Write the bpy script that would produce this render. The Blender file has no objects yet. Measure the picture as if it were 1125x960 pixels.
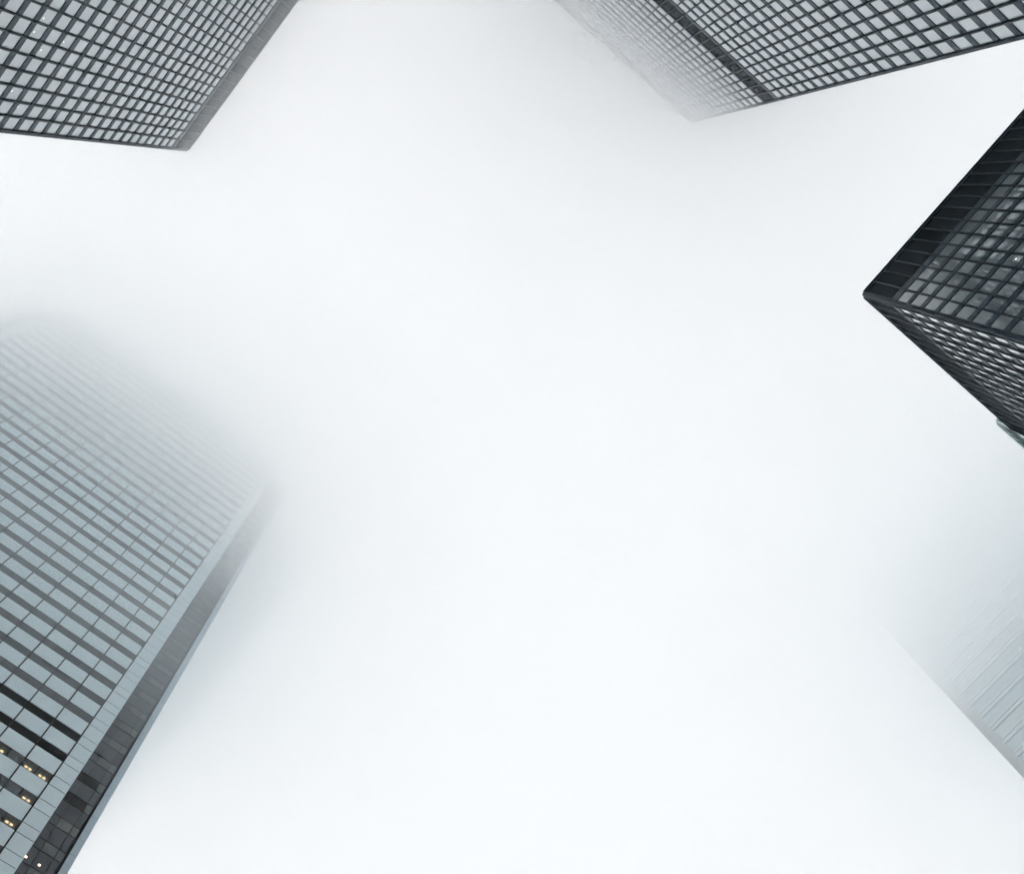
import bpy, math, random
from mathutils import Matrix, Vector
random.seed(7)
SC = bpy.context.scene
COL = SC.collection
EYE = 1.6                                  # eye height of the photographer on the plaza

# ------------------------------------------------------------------ camera
F_PX, PW, PH = 1138.6, 1125.0, 960.0       # focal length in photo pixels
ROWS = ((0.63424016, -0.7563313, -0.16031966),      # world axes seen from the camera
        (0.77200345, 0.60832508, 0.18425872),
        (-0.04183416, -0.24063161, 0.96971456))
cam_d = bpy.data.cameras.new('camera')
cam_d.sensor_fit = 'HORIZONTAL'
cam_d.sensor_width = 36.0
cam_d.lens = 36.0 * F_PX / PW
cam_d.clip_start = 0.1
cam_d.clip_end = 20000
cam = bpy.data.objects.new('camera', cam_d)
COL.objects.link(cam)
Rm = Matrix(ROWS)
R3 = Matrix(((Rm[0][0], -Rm[0][1], -Rm[0][2]),
             (Rm[1][0], -Rm[1][1], -Rm[1][2]),
             (Rm[2][0], -Rm[2][1], -Rm[2][2])))
cam.matrix_world = Matrix.Translation((0, 0, EYE)) @ R3.to_4x4()
SC.camera = cam

def project(p):
    v = Rm.transposed() @ (Vector(p) - Vector((0, 0, EYE)))
    if v.z <= 0.1: return None
    return (v.x / v.z * F_PX + PW / 2, v.y / v.z * F_PX + PH / 2, v.z)

# ------------------------------------------------------------------ sky, sun, exposure
SUN_EL, SUN_AZ = math.radians(74), math.radians(215)
w = bpy.data.worlds.new('World'); SC.world = w; w.use_nodes = True
nt = w.node_tree; nt.nodes.clear()
sky = nt.nodes.new('ShaderNodeTexSky'); sky.sky_type = 'NISHITA'; sky.sun_disc = False
sky.sun_elevation = SUN_EL; sky.sun_rotation = SUN_AZ
sky.dust_density = 3.0; sky.air_density = 1.0
hs = nt.nodes.new('ShaderNodeHueSaturation'); hs.inputs['Saturation'].default_value = 0.33; hs.inputs['Hue'].default_value = 0.465   # overcast above
bg = nt.nodes.new('ShaderNodeBackground'); bg.inputs['Strength'].default_value = 0.15
wo = nt.nodes.new('ShaderNodeOutputWorld')
nt.links.new(sky.outputs[0], hs.inputs['Color']); nt.links.new(hs.outputs[0], bg.inputs[0]); nt.links.new(bg.outputs[0], wo.inputs[0])
sun_d = bpy.data.lights.new('sun', 'SUN'); sun_d.energy = 0.8; sun_d.angle = math.radians(40); sun_d.color = (1.0, 0.97, 0.93)
sun = bpy.data.objects.new('sun', sun_d); COL.objects.link(sun)
sd = Vector((math.sin(SUN_AZ) * math.cos(SUN_EL), math.cos(SUN_AZ) * math.cos(SUN_EL), math.sin(SUN_EL)))
sun.rotation_euler = sd.to_track_quat('Z', 'Y').to_euler()
SC.view_settings.view_transform = 'Standard'; SC.view_settings.look = 'None'
SC.view_settings.gamma = 1.0; SC.view_settings.use_curve_mapping = False
SC.view_settings.exposure = 0.76
cy = SC.cycles
cy.volume_bounces = 32; cy.max_bounces = 36; cy.transparent_max_bounces = 40
cy.diffuse_bounces = 4; cy.glossy_bounces = 3
cy.use_denoising = True
cy.use_adaptive_sampling = True; cy.adaptive_threshold = 0.07; cy.adaptive_min_samples = 24; cy.time_limit = 1000
cy.sample_clamp_indirect = 4.0

# ------------------------------------------------------------------ materials
def new_mat(name):
    m = bpy.data.materials.new(name); m.use_nodes = True
    return m, m.node_tree, m.node_tree.nodes['Principled BSDF']

def rgb4(c): return (c[0], c[1], c[2], 1.0)

def surface(name, a, b, scale=0.6, rough=0.4, metallic=0.0, ior=1.5, rough_var=0.1, detail=5.0, stretch=(1, 1, 1)):
    """two tones of one colour mixed by a noise in world metres; roughness varies too"""
    m, t, p = new_mat(name)
    tc = t.nodes.new('ShaderNodeNewGeometry')
    mp = t.nodes.new('ShaderNodeMapping'); mp.inputs['Scale'].default_value = stretch
    no = t.nodes.new('ShaderNodeTexNoise'); no.inputs['Scale'].default_value = scale; no.inputs['Detail'].default_value = detail
    mx = t.nodes.new('ShaderNodeMix'); mx.data_type = 'RGBA'
    mx.inputs[6].default_value = rgb4(a); mx.inputs[7].default_value = rgb4(b)
    t.links.new(tc.outputs['Position'], mp.inputs[0]); t.links.new(mp.outputs[0], no.inputs['Vector'])
    t.links.new(no.outputs['Fac'], mx.inputs[0]); t.links.new(mx.outputs[2], p.inputs['Base Color'])
    rr = t.nodes.new('ShaderNodeMapRange'); rr.inputs['To Min'].default_value = rough - rough_var; rr.inputs['To Max'].default_value = rough + rough_var
    t.links.new(no.outputs['Fac'], rr.inputs[0]); t.links.new(rr.outputs[0], p.inputs['Roughness'])
    p.inputs['Metallic'].default_value = metallic; p.inputs['IOR'].default_value = ior
    return m

def glazing(name, a, b, ior=1.6, rough=0.06, wave=0.02, blotch=0.35):
    """coated window glass over blinds and dim rooms: every pane its own tone, faint waviness"""
    m, t, p = new_mat(name)
    g = t.nodes.new('ShaderNodeNewGeometry'); oi = t.nodes.new('ShaderNodeObjectInfo')
    add = t.nodes.new('ShaderNodeMath'); add.operation = 'ADD'
    t.links.new(g.outputs['Random Per Island'], add.inputs[0]); t.links.new(oi.outputs['Random'], add.inputs[1])
    fr = t.nodes.new('ShaderNodeMath'); fr.operation = 'FRACT'; t.links.new(add.outputs[0], fr.inputs[0])
    no = t.nodes.new('ShaderNodeTexNoise'); no.inputs['Scale'].default_value = 0.9; no.inputs['Detail'].default_value = 4
    t.links.new(g.outputs['Position'], no.inputs['Vector'])
    mf = t.nodes.new('ShaderNodeMix'); mf.data_type = 'FLOAT'; mf.inputs[0].default_value = blotch
    t.links.new(fr.outputs[0], mf.inputs[2]); t.links.new(no.outputs['Fac'], mf.inputs[3])
    mx = t.nodes.new('ShaderNodeMix'); mx.data_type = 'RGBA'
    mx.inputs[6].default_value = rgb4(a); mx.inputs[7].default_value = rgb4(b)
    t.links.new(mf.outputs[0], mx.inputs[0]); t.links.new(mx.outputs[2], p.inputs['Base Color'])
    bp = t.nodes.new('ShaderNodeBump'); bp.inputs['Strength'].default_value = wave; bp.inputs['Distance'].default_value = 0.5
    n2 = t.nodes.new('ShaderNodeTexNoise'); n2.inputs['Scale'].default_value = 0.7; n2.inputs['Detail'].default_value = 2
    t.links.new(g.outputs['Position'], n2.inputs['Vector']); t.links.new(n2.outputs['Fac'], bp.inputs['Height'])
    t.links.new(bp.outputs[0], p.inputs['Normal'])
    p.inputs['Roughness'].default_value = rough; p.inputs['IOR'].default_value = ior
    return m

M = {}
M['steel'] = surface('black_painted_steel', (.026, .048, .068), (.044, .072, .095), .35, .42, 0, 1.33)
M['mullion'] = surface('black_steel_mullion', (.010, .018, .027), (.018, .030, .042), .5, .42, 0, 1.33)
M['louver'] = surface('black_louver', (.024, .038, .050), (.040, .058, .074), .25, .45, 0, 1.45)
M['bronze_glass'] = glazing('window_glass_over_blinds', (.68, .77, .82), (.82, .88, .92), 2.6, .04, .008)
M['smoky_glass'] = glazing('smoky_window_glass', (.20, .25, .27), (.44, .49, .51), 2.8, .02, .002)
for k in ('steel', 'mullion', 'louver'):                                # cool sheen of the black paint
    M[k].node_tree.nodes['Principled BSDF'].inputs['Specular Tint'].default_value = (.58, .83, 1.0, 1)
_p = M['smoky_glass'].node_tree.nodes['Principled BSDF']
_p.inputs['Coat Weight'].default_value = 1.0; _p.inputs['Coat Roughness'].default_value = .02
M['roofing'] = surface('roof_gravel', (.10, .10, .10), (.16, .16, .155), 2.0, .9)
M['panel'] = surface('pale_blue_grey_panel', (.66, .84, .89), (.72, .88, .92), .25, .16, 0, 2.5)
M['joint'] = surface('dark_joint', (.008, .010, .011), (.015, .018, .019), 1.0, .65, 0, 1.3)
M['notch_vision'] = glazing('grey_green_corner_glass', (.07, .08, .082), (.12, .13, .13), 1.6, .07)
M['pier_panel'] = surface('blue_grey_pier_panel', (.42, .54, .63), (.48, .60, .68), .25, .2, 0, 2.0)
M['grey_glass'] = glazing('grey_window_glass', (.028, .038, .044), (.070, .088, .098), 1.6, .07)
M['notch_glass'] = glazing('smoked_corner_glass', (.032, .040, .054), (.066, .080, .098), 1.55, .07)
M['black_grille'] = surface('black_grille', (.004, .004, .004), (.010, .010, .010), .8, .6)
M['silver'] = surface('silver_cladding', (.74, .82, .86), (.80, .87, .90), .2, .25, 0, 2.2)
M['edge_grey'] = surface('grey_corner_cladding', (.66, .69, .71), (.72, .75, .77), .2, .4)
M['blue_glass'] = glazing('blue_ribbon_glass', (.62, .73, .77), (.70, .79, .82), 2.2, .06)
M['teal_glass'] = glazing('pale_green_glass', (.55, .74, .73), (.66, .82, .80), 1.8, .06)
M['teal_frame'] = surface('pale_green_frame', (.62, .78, .76), (.70, .84, .82), .4, .4)
M['teal_dark'] = surface('dark_green_frame', (.05, .11, .11), (.07, .14, .14), .4, .4)
M['interior'] = surface('office_ceiling', (.10, .10, .095), (.15, .15, .14), .5, .8)

def emitter(name, col, st):
    m, t, p = new_mat(name)
    p.inputs['Base Color'].default_value = rgb4((.8, .78, .7))
    p.inputs['Emission Color'].default_value = rgb4(col); p.inputs['Emission Strength'].default_value = st
    return m
M['lamp'] = emitter('lit_ceiling_lamp', (1.0, .70, .42), 2.2)
M['lamp_white'] = emitter('lit_ceiling_lamp_white', (1.0, .93, .82), 1.1)

def clear_pane():
    m, t, p = new_mat('clear_dark_glass')
    tr = t.nodes.new('ShaderNodeBsdfTransparent'); tr.inputs[0].default_value = (.55, .56, .55, 1)
    gl = t.nodes.new('ShaderNodeBsdfGlossy'); gl.inputs['Roughness'].default_value = .05
    fr = t.nodes.new('ShaderNodeFresnel'); fr.inputs[0].default_value = 1.5
    mx = t.nodes.new('ShaderNodeMixShader')
    ge = t.nodes.new('ShaderNodeNewGeometry'); fm = t.nodes.new('ShaderNodeMath'); fm.operation = 'MULTIPLY'
    iv = t.nodes.new('ShaderNodeMath'); iv.operation = 'SUBTRACT'; iv.inputs[0].default_value = 1.0
    t.links.new(ge.outputs['Backfacing'], iv.inputs[1]); t.links.new(fr.outputs[0], fm.inputs[0]); t.links.new(iv.outputs[0], fm.inputs[1])
    t.links.new(fm.outputs[0], mx.inputs[0]); t.links.new(tr.outputs[0], mx.inputs[1]); t.links.new(gl.outputs[0], mx.inputs[2])
    t.links.new(mx.outputs[0], t.nodes['Material Output'].inputs['Surface'])
    return m
M['clear_glass'] = clear_pane()

def paving():
    m, t, p = new_mat('granite_paving')
    g = t.nodes.new('ShaderNodeNewGeometry')
    br = t.nodes.new('ShaderNodeTexBrick'); br.inputs['Scale'].default_value = 1.0
    br.inputs['Color1'].default_value = (.42, .42, .41, 1); br.inputs['Color2'].default_value = (.47, .465, .455, 1)
    br.inputs['Mortar'].default_value = (.12, .12, .12, 1); br.inputs['Mortar Size'].default_value = .008
    br.inputs['Brick Width'].default_value = 1.5; br.inputs['Row Height'].default_value = 1.5; br.offset = 0
    t.links.new(g.outputs['Position'], br.inputs['Vector']); t.links.new(br.outputs['Color'], p.inputs['Base Color'])
    p.inputs['Roughness'].default_value = .75
    return m
M['paving'] = paving()

def volume(name, dens, col=(1, 1, 1), g=.35):
    m = bpy.data.materials.new(name); m.use_nodes = True
    t = m.node_tree; t.nodes.clear()
    v = t.nodes.new('ShaderNodeVolumePrincipled'); o = t.nodes.new('ShaderNodeOutputMaterial')
    v.inputs['Color'].default_value = rgb4(col); v.inputs['Density'].default_value = dens; v.inputs['Anisotropy'].default_value = g
    t.links.new(v.outputs[0], o.inputs['Volume'])
    return m

# ------------------------------------------------------------------ mesh helpers
BOXF = ((0, 3, 2, 1), (4, 5, 6, 7), (0, 1, 5, 4), (1, 2, 6, 5), (2, 3, 7, 6), (3, 0, 4, 7))
class MB:
    def __init__(s): s.v = []; s.f = []; s.mi = []
    def box(s, x0, x1, y0, y1, z0, z1, mi=0):
        if x1 < x0: x0, x1 = x1, x0
        if y1 < y0: y0, y1 = y1, y0
        n = len(s.v)
        s.v += [(x0, y0, z0), (x1, y0, z0), (x1, y1, z0), (x0, y1, z0), (x0, y0, z1), (x1, y0, z1), (x1, y1, z1), (x0, y1, z1)]
        s.f += [tuple(n + i for i in q) for q in BOXF]; s.mi += [mi] * 6
    def mesh(s, name, mats):
        me = bpy.data.meshes.new(name); me.from_pydata(s.v, [], s.f)
        for m in (mats if isinstance(mats, (list, tuple)) else [mats]): me.materials.append(m)
        if any(s.mi): me.polygons.foreach_set('material_index', s.mi)
        me.update(); return me
    def build(s, name, mats, parent=None):
        o = bpy.data.objects.new(name, s.mesh(name, mats)); COL.objects.link(o)
        if parent: o.parent = parent
        return o

def thing(name, loc, label, cat, group=None):
    o = bpy.data.objects.new(name, None); COL.objects.link(o)
    o.location = loc; o['label'] = label; o['category'] = cat
    if group: o['group'] = group
    return o

class Face:
    """one facade: u runs along it from corner a, d is the distance out from the wall plane"""
    def __init__(s, axis, plane, sign, a, b):
        s.axis, s.plane, s.sign, s.a, s.b = axis, plane, sign, a, b     # axis 0: plane x = const, u along y
        s.len = abs(b - a); s.dir = 1 if b > a else -1
    def box(s, mb, u0, u1, d0, d1, z0, z1, o=(0, 0, 0), mi=0):
        p0, p1 = s.plane + s.sign * d0, s.plane + s.sign * d1
        q0, q1 = s.a + s.dir * u0, s.a + s.dir * u1
        if s.axis == 0: mb.box(p0 - o[0], p1 - o[0], q0 - o[1], q1 - o[1], z0 - o[2], z1 - o[2], mi)
        else: mb.box(q0 - o[0], q1 - o[0], p0 - o[1], p1 - o[1], z0 - o[2], z1 - o[2], mi)
    def pt(s, u, d, z):
        p, q = s.plane + s.sign * d, s.a + s.dir * u
        return (p, q, z) if s.axis == 0 else (q, p, z)
    def area(s, u0, u1, z0, z1):
        """pixels that a pane covers in the photograph; 0 outside it or when it faces away"""
        if (s.sign > 0) == (s.plane > 0): return 0.0
        P = [project(s.pt(*q)) for q in ((u0, 0, z0), (u1, 0, z0), (u1, 0, z1), (u0, 0, z1))]
        if any(p is None for p in P): return 0.0
        cx = sum(p[0] for p in P) / 4; cyy = sum(p[1] for p in P) / 4
        if not (-4 < cx < PW + 4 and -4 < cyy < PH + 4): return 0.0
        return abs(sum(P[i][0] * P[(i + 1) % 4][1] - P[(i + 1) % 4][0] * P[i][1] for i in range(4))) / 2

def put_windows(panes, root, mat_of, base):
    """panes: (area, face, u0, u1, d0, d1, z0, z1, material key). The 100 that show largest become parts, the rest one part"""
    panes.sort(key=lambda p: -p[0])
    cache = {}
    for ar, fc, u0, u1, d0, d1, z0, z1, mk in panes[:100]:
        if ar <= 0: break
        key = (id(fc), round(u1 - u0, 3), round(z1 - z0, 3), d0, d1, mk)
        if key not in cache:
            mb = MB(); h = (u1 - u0) / 2; k = (z1 - z0) / 2
            if fc.axis == 0: mb.box(-(d1 - d0) / 2, (d1 - d0) / 2, -h, h, -k, k)
            else: mb.box(-h, h, -(d1 - d0) / 2, (d1 - d0) / 2, -k, k)
            cache[key] = mb.mesh('window', M[mk])
        o = bpy.data.objects.new('window', cache[key]); COL.objects.link(o); o.parent = root
        c = fc.pt((u0 + u1) / 2, (d0 + d1) / 2, (z0 + z1) / 2)
        o.location = (c[0] - base[0], c[1] - base[1], c[2] - base[2])
        o.select_set(False)
    n = sum(1 for p in panes[:100] if p[0] > 0)
    rest = panes[n:]
    if rest:
        keys = sorted({p[8] for p in rest}); mb = MB()
        for ar, fc, u0, u1, d0, d1, z0, z1, mk in rest:
            fc.box(mb, u0, u1, d0, d1, z0, z1, base, keys.index(mk))
        o = mb.build('window', [M[k] for k in keys], root); o['kind'] = 'stuff'

# ------------------------------------------------------------------ ground
g = MB(); g.box(-1600, 1600, -1600, 1600, -.4, 0)
go = g.build('ground', M['paving']); go['kind'] = 'structure'

# ------------------------------------------------------------------ black steel towers
def steel_tower(x0, x1, y0, y1, H, fh, zref, top_lo, bands, show, label, lamps=(),
                mod=1.69, corner=.42, glass='bronze_glass', steel='steel', mull='mullion', louver='louver',
                mdepth=.17, name='office_tower', group='black steel and glass towers', cat='skyscraper', ho=2.6, resume=None):
    base = ((x0 + x1) / 2, (y0 + y1) / 2, 0)
    root = thing(name, base, label, cat, group)
    H += EYE; zref += EYE; top_lo += EYE
    bands = [(a + EYE, b + EYE) for a, b in bands]
    faces = {'-x': Face(0, x0, -1, y0, y1), '+x': Face(0, x1, 1, y0, y1), '-y': Face(1, y0, -1, x0, x1), '+y': Face(1, y1, 1, x0, x1)}
    R = .07                                                             # glass stands this far behind the spandrels
    rows = []                                                           # window sills
    z = zref
    while z - fh > 4.5: z -= fh
    lo_list = []
    segs = [(None, bands[0][0] if bands else top_lo)] + [(bands[i][1], bands[i + 1][0] if i + 1 < len(bands) else top_lo) for i in range(len(bands))]
    for i, (a, b) in enumerate(segs):
        zz = z if a is None else a + .75
        while zz + ho + .3 < b: rows.append(zz); zz += fh
    zone = sorted([(r, r + ho, 'w') for r in rows] + [(a, b, 'l') for a, b in bands] + [(top_lo, H - .55, 'l')])
    body = MB(); body.box(x0 + .6 - base[0], x1 - .6 - base[0], y0 + .6 - base[1], y1 - .6 - base[1], 0, H - .25)
    body.build('core', M[louver], root)
    wall = MB(); lvs = {}; panes = []
    mull_hidden = MB()
    for k, fc in faces.items():
        n = round((fc.len - 2 * corner) / mod); m = (fc.len - 2 * corner) / n
        t = .28 if fc.axis == 0 else .2801
        inset = 0 if fc.axis == 1 else .45                              # x faces butt against the corner posts of the y faces
        prev = 0.0
        for a, b, kind in zone:                                         # spandrels between the openings
            if a - prev > .02: fc.box(wall, corner, fc.len - corner, -.3, 0, prev, a, base)
            if kind == 'w':
                for i in range(n):
                    u0, u1 = corner + i * m + .11, corner + (i + 1) * m - .11
                    panes.append((fc.area(u0, u1, a, b), fc, u0, u1, -R - .04, -R, a + .002, b - .002, glass))
                    fc.box(wall, u1, u1 + .22, -.28, -.05, a - .01, b + .01, base)     # jambs behind the mullions
                fc.box(wall, corner - .01, corner + .11, -.28, -.05, a - .01, b + .01, base)
            else:
                zz = a + .12; lv = lvs.setdefault(a, MB())
                while zz < b - .1:                                      # louvre blades
                    fc.box(lv, corner + .02, fc.len - corner - .02, -.42, -.24, zz, zz + .10, base); zz += .34
            prev = b
        fc.box(wall, corner, fc.len - corner, -.3, 0, prev, H - .14, base)    # coping
        fc.box(wall, corner, fc.len - corner, -.3, .19, H - .14, H, base)
        for i in range(n + 1):
            u = corner + i * m
            mb = MB() if k in show else mull_hidden
            fc.box(mb, u - .085, u + .085, mdepth - .035, mdepth, 3.5, H - .142, base)  # flange
            fc.box(mb, u - .03, u + .03, -.04, mdepth - .036, 3.5, H - .142, base)      # web
            fc.box(mb, u - .085, u + .085, .004, .03, 3.5, H - .142, base)              # inner flange
            if k in show: mb.build('mullion', M[mull], root)
    for cx, sx in ((x0, 1), (x1, -1)):
        for cy_, sy in ((y0, 1), (y1, -1)):
            mb = MB(); mb.box(cx + sx * .002 - base[0], cx + sx * (corner - .003) - base[0], cy_ + sy * .002 - base[1], cy_ + sy * (corner - .003) - base[1], 0, H + .002)
            mb.build('corner_post', M[steel], root)
    wall.build('wall', M[steel], root)
    for lv in lvs.values(): lv.build('louver', M[louver], root)
    o = mull_hidden.build('mullion', M[mull], root); o['kind'] = 'stuff'
    rf = MB(); rf.box(x0 + .31 - base[0], x1 - .31 - base[0], y0 + .31 - base[1], y1 - .31 - base[1], H - .24, H - .12)
    rf.build('roof', M['roofing'], root)
    put_windows(panes, root, None, base)
    for fk, u, zz in lamps:                                             # lit fittings just behind the glass
        fc = faces[fk]; mb = MB()
        fc.box(mb, u - .08, u + .08, -R + .004, -R + .03, zz + EYE, zz + EYE + .12, base)
        mb.build('ceiling_light', M['lamp_white'], root)
    return root

steel_tower(-26.45, 18.4, -105.2, -39.4, 183.5, 3.71, 111.25, 175.0, [], ('+y',),
            'black steel tower at the upper left with pale windows and a hazy louvred top',
            lamps=[('+y', x + 26.45, z) for x, z in ((-13.65, 104.4), (-17.7, 100.6), (-15.2, 104.4), (-15.2, 111.6), (-16.7, 108.1), (-7.3, 145.3), (-9.0, 144.6), (-21.6, 107.9), (-23.2, 111.4))])
steel_tower(38.5, 77.2, -34.4, 28.9, 223.2, 3.70, 98.6, 217.3, [(161.8, 167.5)], ('-x',),
            'black steel tower crossed by one dark louvre band, its top lost in cloud',
            lamps=(('-x', 58.74, 142.9), ('-x', 61.07, 142.9)))
steel_tower(20.4, 81.6, 46.8, 74.8, 128.1, 3.645, 115.5, 119.6, [], ('-x', '-y'),
            'darkest black steel tower at the right edge, its corner clear of cloud', glass='smoky_glass', mdepth=.14, lamps=(('-y', 8.2, 101.9),))

# ------------------------------------------------------------------ pale panelled tower with notched corners
def notched_tower():
    X0, XN, YA, YB, YO, YP, H = -80.0, -84.0, -52.2, 6.96, -57.4, 12.15, 243.0
    base = (-108.0, (YO + YP) / 2, 0)
    root = thing('office_tower', base, 'pale blue grey panelled tower with dark window bands and warm lamps inside', 'skyscraper')
    FH, HW, ZR = 4.31, 1.65, 108.6 + EYE
    XB = -136.0
    core = MB()
    core.box(XB + .2 - base[0], XN - 1.6 - base[0], YO + 1.6 - base[1], YP - 1.6 - base[1], 0, H - 1)
    core.box(XN - 1.6 - base[0], X0 - 1.7 - base[0], YA + 1.6 - base[1], YB - 1.6 - base[1], 0, H - 1.004)
    core.build('core', M['interior'], root)
    rows = []; k = -23
    while ZR + k * FH + FH < H - 6:
        rows.append((k, ZR + k * FH)); k += 1
    rows = [(k, z) for k, z in rows if z > 4]
    front = Face(0, X0, 1, YB, YA)                                      # u runs from the notched corner
    W = front.len
    s0 = 2.15                                                           # solid corner strip
    wall = MB(); panes = []; grille = MB()
    nb = int((W - 2 * s0) / 3.74 + .5); bay = (W - 2 * s0) / nb
    lit = {(-1, 0, 1): 1, (-1, 0, 0): 1, (-1, 1, 1): 1, (-1, 1, 0): 0, (-2, 0, 0): 1, (-3, 0, 0): 1}
    prev = 0
    for k, z in rows:
        front.box(wall, s0, W - s0, -1.62, 0, prev, z, base)            # spandrel panels, back to the floor slab
        for b in range(nb):
            for h in range(2):
                u0 = s0 + b * bay + h * bay / 2 + .06; u1 = u0 + bay / 2 - .12
                if k in (0, 1):
                    continue
                mk = 'clear_glass' if lit.get((k, b, h)) else 'grey_glass'
                panes.append((front.area(u0, u1, z, z + HW), front, u0, u1, -.07, -.03, z + .02, z + HW - .02, mk))
                front.box(wall, u1, u1 + .12, -.10, -.02, z, z + HW, base, 1)
        front.box(wall, s0 - .05, s0 + .05, -.10, -.035, z, z + HW, base, 1)
        if k in (0, 1):
            front.box(grille, s0, W - s0, -.5, -.10, z, z + HW, base)
            zz = z + .1
            while zz < z + HW - .1:
                front.box(grille, s0, W - s0, -.099, -.035, zz, zz + .05, base); zz += .22
        prev = z + HW
    front.box(wall, s0, W - s0, -1.62, 0, prev, H, base)
    o = wall.build('wall', [M['panel'], M['joint']], root)
    grille.build('louver', M['black_grille'], root)
    for b in range(nb + 1):                                             # dark vertical joints of the bays
        mb = MB(); u = s0 + b * bay
        front.box(mb, u - .09, u + .09, -.03, .05, 4, H, base); mb.build('mullion', M['joint'], root)
    # solid corner strips with their panel joints
    for a, b in ((0, s0 - .07), (W - s0 + .07, W)):
        mb = MB(); prev = 0
        for k, z in rows:
            front.box(mb, a, b, -2.4, .012, prev + .05, z - .05, base)
            front.box(mb, a, b, -2.4, .012, z + .05, z + HW - .05, base)
            prev = z + HW
        front.box(mb, a, b, -2.4, .012, prev + .035, H, base)
        front.box(mb, a + .03, b - .03, -2.38, -.03, 0, H - .05, base, 1)
        mb.build('corner_strip', [M['panel'], M['joint']], root)
        mb = MB()                                                       # slim metal trim at the arris
        e = a if a == 0 else b
        sgn = 1 if a == 0 else -1
        front.box(mb, e, e - sgn * .10, -2.4, .03, 0, H, base); mb.build('corner_trim', M['panel'], root)
    # notches
    for sgn in (1, -1):
        ya = YB if sgn > 0 else YA; yb = YP if sgn > 0 else YO
        nf = Face(0, XN, 1, ya, yb); L = nf.len
        cols = [(0.02, 1.42), (1.50, 3.12), (3.20, 4.02)]
        mb = MB(); gr = MB()
        prev = 0
        for k, z in rows:
            for j, (c0, c1) in enumerate(cols):
                if k in (0, 1) and j < 2: continue
                panes.append((nf.area(c0, c1, z, z + HW), nf, c0, c1, -.06, -.02, z + .05, z + HW - .05,
                              'notch_vision' if j else 'notch_glass'))
            for j, (c0, c1) in enumerate(cols):
                panes.append((nf.area(c0, c1, prev, z), nf, c0, c1, -.06, -.02, prev + .05, z - .05, 'notch_glass'))
            if k in (0, 1):
                nf.box(gr, .02, 3.12, -.3, -.02, z + .06, z + HW - .06, base)
            prev = z + HW
        nf.box(mb, 0, L - .9, -.5, -.16, 0, H - 2, base)
        for u in (1.46, 3.16): nf.box(mb, u - .05, u + .05, -.16, .03, 0, H - 2, base)
        nf.box(mb, 4.03, 4.30, -.16, .06, 0, H - 2, base)
        for k, z in rows:
            nf.box(mb, .0, 4.02, -.158, .008, z - .045, z + .045, base); nf.box(mb, 0, 4.02, -.158, .008, z + HW - .045, z + HW + .045, base)
        mb.build('notch_frame', M['joint'], root)
        gr.build('louver', M['black_grille'], root)
        # outer pier, the edge of the side elevation
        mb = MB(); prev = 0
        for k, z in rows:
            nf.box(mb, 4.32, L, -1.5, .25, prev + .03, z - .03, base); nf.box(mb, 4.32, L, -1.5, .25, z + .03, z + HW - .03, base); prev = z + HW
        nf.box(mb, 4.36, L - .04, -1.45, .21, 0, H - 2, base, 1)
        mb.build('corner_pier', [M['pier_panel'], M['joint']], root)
        # plain side elevation behind the pier
        sf = Face(1, yb, sgn, XN - 1.52, XB); mb = MB(); prev = 0
        for k, z in rows:
            sf.box(mb, 0, sf.len, -1.4, -.01, prev, z, base)
            sf.box(mb, 0, sf.len, -1.4, -.1, z, z + HW, base, 1); prev = z + HW
        sf.box(mb, 0, sf.len, -1.4, -.01, prev, H, base)
        mb.build('side_wall', [M['panel'], M['grey_glass']], root)
    rf = MB(); rf.box(XB - base[0], XN - .5 - base[0], YO + 1.5 - base[1], YP - 1.5 - base[1], H - .99, H + .2)
    rf.build('roof', M['roofing'], root)
    put_windows(panes, root, None, base)
    # lamps on the office ceilings just inside the lowest windows in view
    def lamp(u, z, d, face=front, s=1.0):
        mb = MB()
        for q in (-.26, .26):
            face.box(mb, u + q - .17 * s, u + q + .17 * s, d - .09 * s, d + .09 * s, z - .10, z - .03, base)
        mb.build('ceiling_light', M['lamp'], root)
    for (k, b, h), v in lit.items():
        if v:
            lamp(s0 + b * bay + (h + .5) * bay / 2, ZR + k * FH + HW, -1.0)
    for u, z in ((.55, 98.1), (2.2, 98.1)):
        mb = MB(); nf = Face(0, XN, 1, YB, YP)
        nf.box(mb, u - .13, u + .13, .012, .05, z + EYE - .16, z + EYE + .08, base); mb.build('ceiling_light', M['lamp'], root)
    return root
notched_tower()

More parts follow.
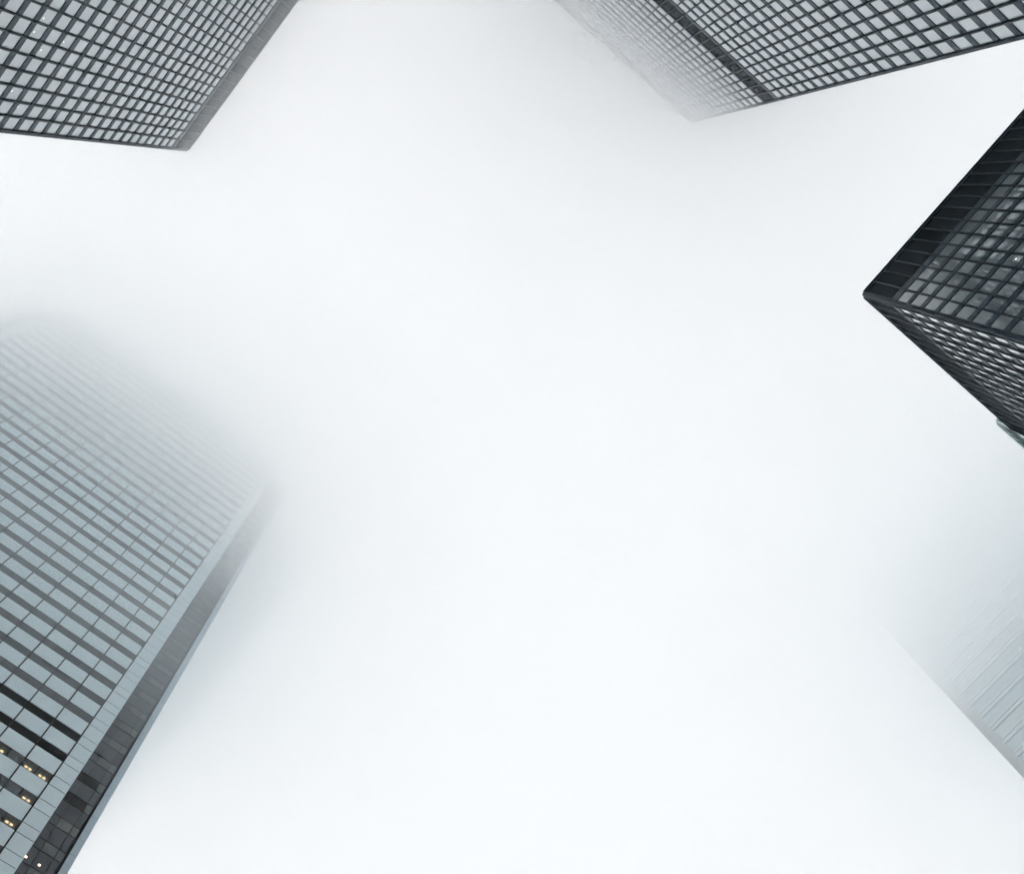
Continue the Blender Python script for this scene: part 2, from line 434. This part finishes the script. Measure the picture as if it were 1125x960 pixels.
# ------------------------------------------------------------------ silver tower with ribbon windows
def ribbon_tower():
    x0, x1, y0, y1, H = -16.8, 46.0, 134.0, 182.0, 262.0
    base = ((x0 + x1) / 2, (y0 + y1) / 2, 0)
    root = thing('office_tower', base, 'silver blue tower at the lower right with thin horizontal ribs mostly lost in cloud', 'skyscraper')
    FH = 4.35; body = MB()
    body.box(x0 + .5 - base[0], x1 - .5 - base[0], y0 + .5 - base[1], y1 - .5 - base[1], 0, H - .5)
    body.build('core', M['edge_grey'], root)
    for axis, plane, sign, a, b in ((1, y0, -1, x0, x1), (1, y1, 1, x0, x1), (0, x0, -1, y0 + .02, y1 - .02), (0, x1, 1, y0 + .02, y1 - .02)):
        f = Face(axis, plane, sign, a, b)
        front = sign < 0 and axis == 1
        mb = MB(); e = 1.75
        f.box(mb, .01, e, -.5, .0, 0, H, base); f.box(mb, f.len - e, f.len - .01, -.5, 0, 0, H, base)
        mb.build('corner_pier', M['edge_grey'], root)
        piers = [20.6, 22.5, 41.0, 42.9]
        mb = MB()
        for q in (0, 2):
            if piers[q + 1] < f.len - e: f.box(mb, piers[q], piers[q + 1], -.45, .10, 0, H - .4, base)
        if mb.v: mb.build('pier', M['silver'], root)
        ribs = MB(); z = 6.0; glass_all = MB()
        while z + FH < H:
            f.box(ribs, e, f.len - e, -.45, .02, z, z + 1.0, base)
            f.box(ribs, e, f.len - e, -.45, .10, z + 1.0, z + 1.45, base)
            gm = MB() if front and 60 < z else glass_all
            f.box(gm, e, f.len - e, -.25, -.08, z + 1.452, z + FH - .002, base)
            if gm is not glass_all: gm.build('ribbon_window', M['blue_glass'], root)
            z += FH
        f.box(ribs, e, f.len - e, -.45, .02, z, H, base)
        ribs.build('rib', M['silver'], root)
        if glass_all.v:
            o = glass_all.build('ribbon_window', M['blue_glass'], root); o['kind'] = 'stuff'
    rf = MB(); rf.box(x0 + .51 - base[0], x1 - .51 - base[0], y0 + .51 - base[1], y1 - .51 - base[1], H - .49, H - .2)
    rf.build('roof', M['roofing'], root)
ribbon_tower()

# ------------------------------------------------------------------ pale green glass tower peeping out behind the nearest one
steel_tower(25.2, 57.2, 92.0, 124.0, 164.0, 4.0, 120.0, 158.0, [], (), 'pale green glass tower peeping out behind the nearest black tower',
            mod=1.6, glass='teal_glass', steel='teal_frame', mull='teal_dark', louver='teal_dark', mdepth=.08, group=None, ho=3.3)

# ------------------------------------------------------------------ low cloud and haze
def cloud():
    layers = [(148, 166, .004), (166, 172, .032), (172, 184, .060), (184, 206, .040), (206, 226, .055), (226, 252, .065)]
    mb = MB()
    for i, (a, b, d) in enumerate(layers):
        mb.box(-330, 190, -190, 340, a + EYE, b + EYE - .01, i)
    layers += [(106, 124, .0045), (124, 148, .012)]                    # thinner wisps against the panelled tower
    for i, (a, b) in ((6, (106, 124)), (7, (124, 148))):
        mb.box(-140, -55, -76, 15, a + EYE, b + EYE - .01, i)
    o = mb.build('low_cloud', [volume('cloud_layer', d, (1, 1, 1) if a > 147 else (.90, .97, 1.0), 0.5) for a, b, d in layers])
    o['kind'] = 'stuff'
cloud()
mb = MB(); mb.box(-1700, 1700, -1700, 1700, -1.4, 268)
o = mb.build('haze', volume('haze_air', .0001, (.98, .99, 1.0), .3)); o['kind'] = 'stuff'
